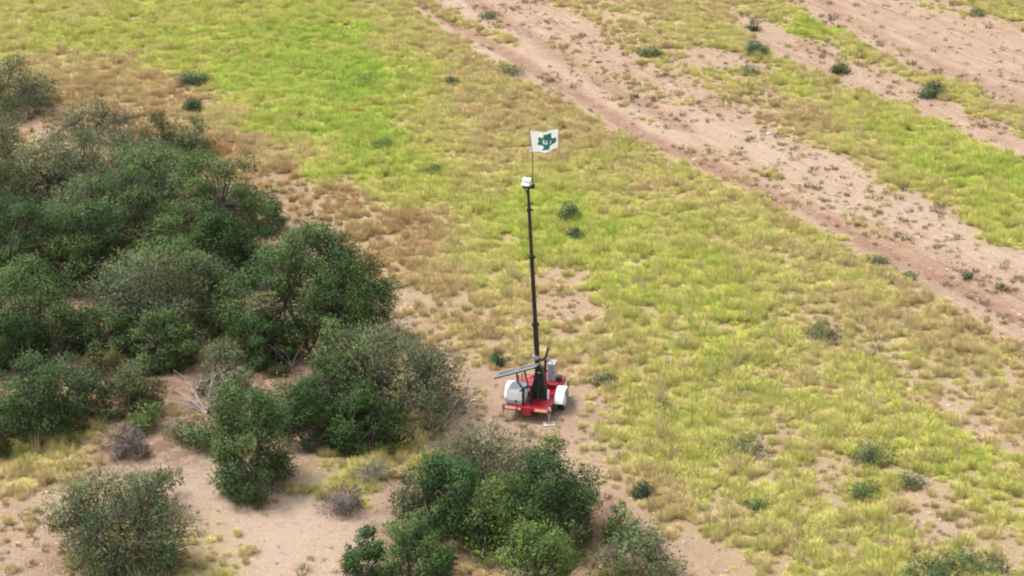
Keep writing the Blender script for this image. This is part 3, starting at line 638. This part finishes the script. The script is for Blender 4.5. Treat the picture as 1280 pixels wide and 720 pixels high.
for bx, lb in WEEDS:
    flat = any(q in lb for q in ('bluish', 'broad leafy', 'bright green', 'deep in', 'faint', 'track', 'median', 'berm', 'dull'))
    shrub('weed', bx, 'mat' if flat else 'olive' if 'grey' in lb or 'dull' in lb else 'weed', lb, 'weed', 'dark weeds dotted about the field', 1.0 if flat else 1.15, hk=.5 if 'broad' in lb else .7 if flat else 1.0, grow=1.15 if flat else 1.05)

# ------------------------------------------------------------------ the mast trailer
M_RED = paint('red_enamel', (.30, .006, .020), .35, 0, .22, (.34, .20, .15), 5)
M_BLACK = paint('black_enamel', (.012, .012, .013), .45, 0, .15, (.12, .1, .08), 7)
M_WHITE = paint('white_enamel', (.86, .86, .86), .35, 0, .16, (.5, .42, .35), 4)
M_GREY = paint('grey_cabinet', (.30, .31, .33), .45, 0, .15, (.4, .33, .28), 4)
M_STEEL = paint('galvanised_steel', (.42, .42, .42), .45, .7, .3, (.3, .25, .2), 12)
M_RUBBER = paint('rubber', (.018, .018, .019), .85, 0, .4, (.22, .17, .13), 8)
M_REFL = paint('reflective_strip', (.85, .62, .36), .3, 0, .05)
M_CELL = paint('solar_cells', (.03, .035, .05), .32, 0, .1, (.3, .27, .24), 3)
M_ALU = paint('aluminium', (.45, .45, .46), .45, .6, .2)
M_WOOD = paint('weathered_board', (.50, .42, .34), .85, 0, .5, (.32, .25, .18), 14)
YAW = math.radians(-14)
c0 = at(658.5, 511, .50)                                  # middle of the rear crossbar
TL = 2.3
ori = Vector((c0.x + math.sin(-YAW) * TL / 2, c0.y + math.cos(YAW) * TL / 2, 0))
tz = gz(ori); ori.z = tz
tr = empty('mast_trailer', ori, YAW); tag(tr, 'red mast trailer with white fenders, solar panel and tall black telescopic mast', 'trailer')
fr = MB()
for s in (-1, 1): fr.box(s * .70 - .035, s * .70 + .035, -1.12, 1.15, .40, .50, .008)
for y in (-.6, -.1, .45, 1.1): fr.box(-.665, .665, y - .03, y + .03, .405, .495, .006)
fr.build('chassis_frame', M_RED, tr)
dk = MB().box(-.73, .73, -1.10, 1.13, .503, .525, .004).build('deck_plate', M_RED, tr)
up = MB().box(.02, .80, .45, 1.16, .527, .74, .02)
up.build('raised_rear_deck', M_RED, tr)
cb = MB().box(-.80, .80, -1.19, -1.123, .40, .545, .012).build('crossbar', M_RED, tr)
MB().box(-.16, .16, -1.22, -1.195, .28, .46, .01).build('number_plate_bracket', M_RED, tr)
for a, b_ in ((-.74, -.36), (.28, .70)): MB().box(a, b_, -1.205, -1.192, .45, .53, .004).build('marker_strip', M_REFL, tr)
MB().box(-.30, -.20, -1.205, -1.192, .45, .51, .004).build('marker_strip', M_REFL, tr)
MB().tube([(.74, -1.16, .545), (.76, -1.16, .60), (.79, -1.16, .58), (.80, -1.16, .50)], .028).build('jack_handle', M_WHITE, tr, True)
tg = MB()
for s in (-1, 1): tg.tube([(s * .6, 1.1, .45), (0, 2.05, .45)], .045, 6)
tg.tube([(0, 1.95, .45), (0, 2.35, .46)], .05, 6).build('drawbar', M_RED, tr)
for (x, y) in ((-.80, -1.15), (.76, -1.15), (-.84, 1.12), (.90, 1.12)):
    j = MB().tube([(x, y, .015), (x, y, .56)], .022, 8).box(x - .035, x + .035, y - .035, y + .035, .32, .62, .006)
    jo = j.build('levelling_jack', M_STEEL, tr)
    zf = .015 if not (x > 0 and y < 0) else .055
    MB().box(x - .09, x + .09, y - .09, y + .09, zf - .012, zf + .01, .004).build('jack_foot', M_STEEL, jo)
pad = MB().box(-.20, .20, -.15, .15, 0, .042, .006).build('jack_pad', M_WOOD)
pp = ori + Matrix.Rotation(YAW, 3, 'Z') @ Vector((.76, -1.15, 0)); pad.location = (pp.x, pp.y, tz + .0); pad.rotation_euler = (0, 0, .1)
tag(pad, 'square pale board under the right rear jack of the trailer', 'board')
ax = MB().tube([(-.9, .12, .34), (.9, .12, .34)], .035, 8).build('axle', M_BLACK, tr)
for s in (-1, 1):
    wx = s * .925 if s > 0 else -.86
    wh = MB().lathe_x([(-.095, .19), (-.10, .30), (-.075, .335), (0, .345), (.075, .335), (.102, .30), (.095, .19)], (wx, .12, .345)).build('tyre', M_RUBBER, None, True)
    we = empty('wheel', (0, 0, 0)); we.parent = tr; wh.parent = we
    MB().lathe_x([(s * .06, .005), (s * .085, .05), (s * .06, .09), (s * .05, .15), (s * .094, .21), (s * .100, .235)], (wx, .12, .345)).build('rim', M_WHITE, we, True)
    # fender: a rolled arch with an outer lip
    bm = bmesh.new(); prof = []; nseg = 14; rows = []
    for k in range(nseg + 1):
        a = math.radians(4 + 172 * k / nseg); rr = .44
        y, z = .12 + rr * math.cos(a) * 1.08, .36 + rr * math.sin(a) * .98
        yi, zi = .12 + (rr - .05) * math.cos(a) * 1.08, .36 + (rr - .05) * math.sin(a) * .98
        xi, xo = s * .745, s * (1.05 if s > 0 else .98)
        rows.append([bm.verts.new(q) for q in ((xi, y, z), (xo - s * .02, y, z), (xo, (y * .8 + yi * .2), (z * .8 + zi * .2)), (xo, yi, zi), (xo - s * .012, yi, zi), (xi, yi + 0, zi))])
    for p0, p1 in zip(rows[:-1], rows[1:]):
        for q in range(6): bm.faces.new((p0[q], p0[(q + 1) % 6], p1[(q + 1) % 6], p1[q]))
    bm.faces.new(rows[0]); bm.faces.new(rows[-1][::-1])
    m_ = MB(); m_.bm.free(); m_.bm = bm; m_.build('fender', M_WHITE, tr, False)
bx_ = MB().box(-.74, -.14, -.98, -.25, .60, 1.04, .09, 4).build('battery_box', M_WHITE, tr)
MB().box(-.755, -.125, -.995, -.235, .53, .61, .015).build('box_base', M_GREY, bx_)
MB().box(-.45, -.37, -1.0, -.98, .60, .68, .01).build('latch', M_BLACK, bx_)
# solar panel and its stand
st = MB()
for x, y in ((-.16, -.99), (.06, -.80)):
    st.box(x - .035, x + .035, y - .035, y + .035, .53, 1.18, .006)
st.tube([(-.16, -.99, 1.15), (.06, -.80, 1.15)], .035, 6); st.tube([(-.30, -.95, .98), (-.05, -.9, 1.2)], .03, 6)
sto = st.build('panel_stand', M_BLACK, tr)
MB().tube([(-.20, -.97, 1.15), (-.38, -.9, 1.34), (-.44, -.74, 1.62)], .03, 6).tube([(-.02, -.86, 1.16), (-.2, -.68, 1.69)], .03, 6).build('tilt_arm', M_BLACK, sto)
def panel():
    m = Matrix.Translation((-.47, -.58, 1.60)) @ Matrix.Rotation(math.radians(7), 4, 'Z') @ Matrix.Rotation(math.radians(-19), 4, 'Y') @ Matrix.Rotation(math.radians(-16.5), 4, 'X')
    f = MB(); Lx, Ly = 1.42, .98
    for s in (-1, 1): f.box(-Lx / 2, Lx / 2, s * Ly / 2 - .02, s * Ly / 2 + .02, -.02, .022, .003)
    for s in (-1, 0, 1): f.box(s * Lx / 2 - .02, s * Lx / 2 + .02, -Ly / 2 + .02, Ly / 2 - .02, -.019, .021, .003)
    o = f.build('solar_panel', M_ALU, tr); o.matrix_local = m
    for s in (-1, 1): MB().box(s * Lx / 4 - Lx / 4 + .025, s * Lx / 4 + Lx / 4 - .025, -Ly / 2 + .022, Ly / 2 - .022, -.01, .012, .002).build('cell_pane', M_CELL, o)
    for s in (-1, 1):
        for yy in (-.16, .16): MB().box(s * Lx / 4 - Lx / 4 + .03, s * Lx / 4 + Lx / 4 - .03, yy - .006, yy + .006, .0125, .0155).build('busbar', M_ALU, o)
    MB().box(-Lx / 2, Lx / 2, -Ly / 2, Ly / 2, -.065, -.0215).build('back_sheet', M_BLACK, o)
panel()
# mast: base housing, telescoping tubes, collars
mbx, mby = .22, -.18
bm = bmesh.new()
lo = [bm.verts.new((mbx + x * .27, mby + y * .24, .527)) for x, y in ((-1, -1), (1, -1), (1, 1), (-1, 1))]
mi = [bm.verts.new((mbx - .01 + x * .17, mby + y * .16, 1.25)) for x, y in ((-1, -1), (1, -1), (1, 1), (-1, 1))]
hi = [bm.verts.new((mbx - .03 + x * .11, mby + y * .11, 1.62)) for x, y in ((-1, -1), (1, -1), (1, 1), (-1, 1))]
for a, b_ in ((lo, mi), (mi, hi)):
    for q in range(4): bm.faces.new((a[q], a[(q + 1) % 4], b_[(q + 1) % 4], b_[q]))
bm.faces.new(hi); bm.faces.new(lo[::-1])
m_ = MB(); m_.bm.free(); m_.bm = bm
mh = m_.build('mast_housing', M_BLACK, tr)
MB().tube([(mbx - .40, mby - .1, .53), (mbx - .06, mby - .02, 1.35)], .028, 6).tube([(mbx + .02, mby - .42, .53), (mbx - .02, mby - .1, 1.3)], .028, 6).build('brace', M_BLACK, mh)
MB().box(mbx - .30, mbx - .17, mby - .30, mby - .16, .60, .80, .02).tube([(mbx - .34, mby - .23, .7), (mbx - .14, mby - .23, .7)], .06, 10).build('winch', M_BLACK, mh)
MB().box(mbx - .07, mbx + .05, mby - .135, mby - .112, 1.36, 1.46, .006).build('control_plate', M_WHITE, mh)
YM = (ori + Matrix.Rotation(YAW, 3, 'Z') @ Vector((mbx, mby, 0))).y
top_w = at_depth(660.0, 234, YM); base_w = at_depth(671.5, 446, YM)
inv = (Matrix.Translation(ori) @ Matrix.Rotation(YAW, 4, 'Z')).inverted()
T0, B0 = inv @ top_w, inv @ base_w; dmast = (T0 - B0).normalized(); B1 = B0 - dmast * (B0.z - 1.2) / dmast.z
def along(py): # height on the mast that shows at photo row py
    q = inv @ at_depth(660 + (py - 234) * 11.5 / 212, py, YM); return B0 + dmast * ((q - B0).dot(dmast))
mast = empty('mast', (0, 0, 0)); mast.parent = tr
cuts = [B1, along(405), along(321), along(262), T0]; rad = [.088, .070, .056, .043]
for i in range(4):
    MB().tube([cuts[i], cuts[i + 1]], rad[i], 12).build('mast_tube', M_BLACK, mast, False)
    if i < 3: MB().tube([cuts[i + 1] - dmast * .06, cuts[i + 1] + dmast * .05], rad[i] + .030, 12).tube([cuts[i + 1] + Vector((0, 0, 0)), cuts[i + 1] + Vector((.15, -.02, 0))], .022, 6).build('collar', M_BLACK, mast)
MB().tube([B0 - dmast * .05, B0 + dmast * .06], .13, 12).build('collar', M_STEEL, mast)
# coiled cable hanging from the collar to the cabinet
pts = [B0 + Vector((.05, -.08, -.02)), B0 + Vector((.16, -.02, -.10)), B0 + Vector((.27, .1, -.02)), B0 + Vector((.31, .18, .16)), B0 + Vector((.32, .2, .30))]
MB().tube(pts, .045, 8).build('bent_arm', M_BLACK, mast, True)
MB().box(.22, .29, .40, .47, .527, 1.62, .01).build('upright_post', M_BLACK, tr)
cab = MB().box(.30, .55, .56, .92, .742, 1.40, .025, 3).build('control_cabinet', M_GREY, tr)
MB().box(.325, .525, .548, .559, .78, 1.36, .004).build('cabinet_door', M_GREY, cab)
MB().box(.485, .505, .535, .547, 1.04, 1.14, .004).build('door_handle', M_BLACK, cab)
MB().box(.60, .76, .62, .86, .742, .90, .02).build('junction_box', M_BLACK, tr)
MB().tube([(.42, .74, 1.40), (.40, .5, 1.56), (.27, .46, 1.5)], .015, 6).build('cable', M_BLACK, tr)
MB().box(.50, .56, -.35, -.29, .527, .86, .008).build('white_stake', M_WHITE, tr)
for (xa, ya, xb, yb) in ((-.68, .33, -.1, .33), (.05, .33, .68, .33), (-.68, .9, .0, .9)): MB().tube([(xa, ya, .53), (xa, ya, .76), (xb, yb, .76), (xb, yb, .53)], .025, 6).build('rail', M_RED, tr)
# camera head
hd = empty('camera_head', (0, 0, 0)); hd.parent = mast
h = T0
MB().box(h.x - .17, h.x + .13, h.y - .07, h.y + .07, h.z - .03, h.z + .05, .01).tube([(h.x - .14, h.y, h.z - .02), (h.x - .02, h.y, h.z - .20)], .02, 6).build('head_bracket', M_BLACK, hd)
MB().box(h.x - .20, h.x + .07, h.y - .13, h.y + .10, h.z + .055, h.z + .15, .03, 3).build('camera_housing', M_WHITE, hd)
m_ = MB(); rr = bmesh.ops.create_uvsphere(m_.bm, u_segments=14, v_segments=9, radius=.085)['verts']; bmesh.ops.translate(m_.bm, vec=(h.x - .10, h.y - .04, h.z + .26), verts=rr)
m_.tube([(h.x - .06, h.y, h.z + .14), (h.x - .06, h.y, h.z + .24)], .035, 8).build('dome_camera', M_WHITE, hd, True)
m_ = MB(); m_.box(h.x - .03, h.x + .10, h.y - .12, h.y + .05, h.z + .20, h.z + .31, .02).tube([(h.x + .04, h.y, h.z + .14), (h.x + .04, h.y, h.z + .22)], .025, 8).build('camera', M_WHITE, hd)
MB().box(h.x + .12, h.x + .22, h.y - .05, h.y + .05, h.z - .02, h.z + .12, .01).build('staff_clamp', M_BLACK, hd)

# ------------------------------------------------------------------ the flag on its staff
ph = tr.matrix_world  # placed from the clamp on the mast head
clampw = Matrix.Translation(ori) @ Matrix.Rotation(YAW, 4, 'Z') @ Vector((h.x + .16, h.y, h.z + .02))
ftop = at_depth(661.5, 161.5, clampw.y); 
flag = empty('flag', clampw); tag(flag, 'small white flag with a green emblem flying from the top of the mast', 'flag')
tp = ftop - clampw; midp = Vector((tp.x * .3 + .03, 0, tp.z * .5))
MB().tube([(0, 0, -.08), midp, (tp.x, 0, tp.z)], [.016, .014, .011], 8).build('flagstaff', M_BLACK, flag)
pu = FPX / (clampw.y * cp + (CAM_H - ftop.z) * sp)         # photo pixels per metre up there
def top_y(u): return 160 - 8 * u - 52 * u ** 4
def bot_y(u): return 585 - 5 * math.sin(u * math.pi) + (-95) * sstep(.42, 1.0, np.array(u)).item()
def edge_x(u, v): return 165 + 578 * u + 14 * math.sin(v * math.pi) * (1 - u) * 1.6
def flag_pt(u, v, off=0.0):                                # u along the fly, v up the hoist; sizes read from the photograph
    zx = edge_x(u, v); zy = bot_y(u) * (1 - v) + top_y(u) * v
    x = (652 + zx / 16.36 - 661.5) / pu + tp.x; z = (161.5 - (154 + zy / 16.36)) / (pu * math.cos(math.radians(18.5))) + tp.z
    y = u * (  .15 * math.sin(u * 7.5 + v * 1.3) + .05 * math.sin(u * 15 + 2 + v * 2)) - .16 * u + off
    return (x, y, z)
def flag_patch(name, mat, inside, off, nu, nv, parent):
    V_, F_, ix = [], [], {}
    def vid(i, j):
        if (i, j) not in ix: ix[(i, j)] = len(V_); V_.append(flag_pt(i / nu, j / nv, off))
        return ix[(i, j)]
    for i in range(nu):
        for j in range(nv):
            if inside((i + .5) / nu, (j + .5) / nv): F_.append((vid(i, j), vid(i + 1, j), vid(i + 1, j + 1), vid(i, j + 1)))
    return link(name, quick_mesh(name, np.array(V_), np.array(F_), True), mat, parent)
def pip(poly, x, y):
    r_ = False
    for (x0, y0), (x1, y1) in zip(poly, poly[1:] + poly[:1]):
        if (y0 > y) != (y1 > y) and x < (x1 - x0) * (y - y0) / (y1 - y0) + x0: r_ = not r_
    return r_
def zuv(u, v): return edge_x(u, v), bot_y(u) * (1 - v) + top_y(u) * v
EMB = [(440, 205), (605, 190), (612, 285), (640, 300), (700, 270), (712, 330), (690, 385), (600, 425), (570, 440), (570, 490), (490, 508), (430, 545), (422, 525), (452, 470), (430, 440), (335, 445), (328, 400), (352, 375), (335, 285), (375, 275), (440, 275)]
LET = [[(438, 308), (466, 308), (466, 366), (500, 366), (500, 312), (526, 312), (526, 392), (438, 390)], [(590, 335), (614, 335), (596, 396), (568, 396)]]
def cloth(name, col, tr_=.25):
    m, t, b = material(name); b.inputs['Base Color'].default_value = (*col, 1); b.inputs['Roughness'].default_value = .8
    tx = noise(t, 60, 2); bp_ = t.nodes.new('ShaderNodeBump'); bp_.inputs['Strength'].default_value = .1; t.links.new(tx.outputs[0], bp_.inputs['Height']); t.links.new(bp_.outputs[0], b.inputs['Normal'])
    q = t.nodes.new('ShaderNodeBsdfTranslucent'); q.inputs[0].default_value = (*col, 1); ms = t.nodes.new('ShaderNodeMixShader'); ms.inputs[0].default_value = tr_
    t.links.new(b.outputs[0], ms.inputs[1]); t.links.new(q.outputs[0], ms.inputs[2]); t.links.new(ms.outputs[0], t.nodes['Material Output'].inputs[0]); return m
M_CLOTH = cloth('white_cloth', (.90, .90, .89)); M_GREEN = cloth('green_print', (.025, .16, .115), .1)
cl_ = flag_patch('cloth', M_CLOTH, lambda u, v: True, 0, 36, 24, flag)
em = flag_patch('emblem', M_GREEN, lambda u, v: pip(EMB, *zuv(u, v)), -.006, 140, 110, flag)
for q, lt in enumerate(LET): flag_patch('letter', M_CLOTH, lambda u, v: pip(lt, *zuv(u, v)), -.012, 200, 150, em)
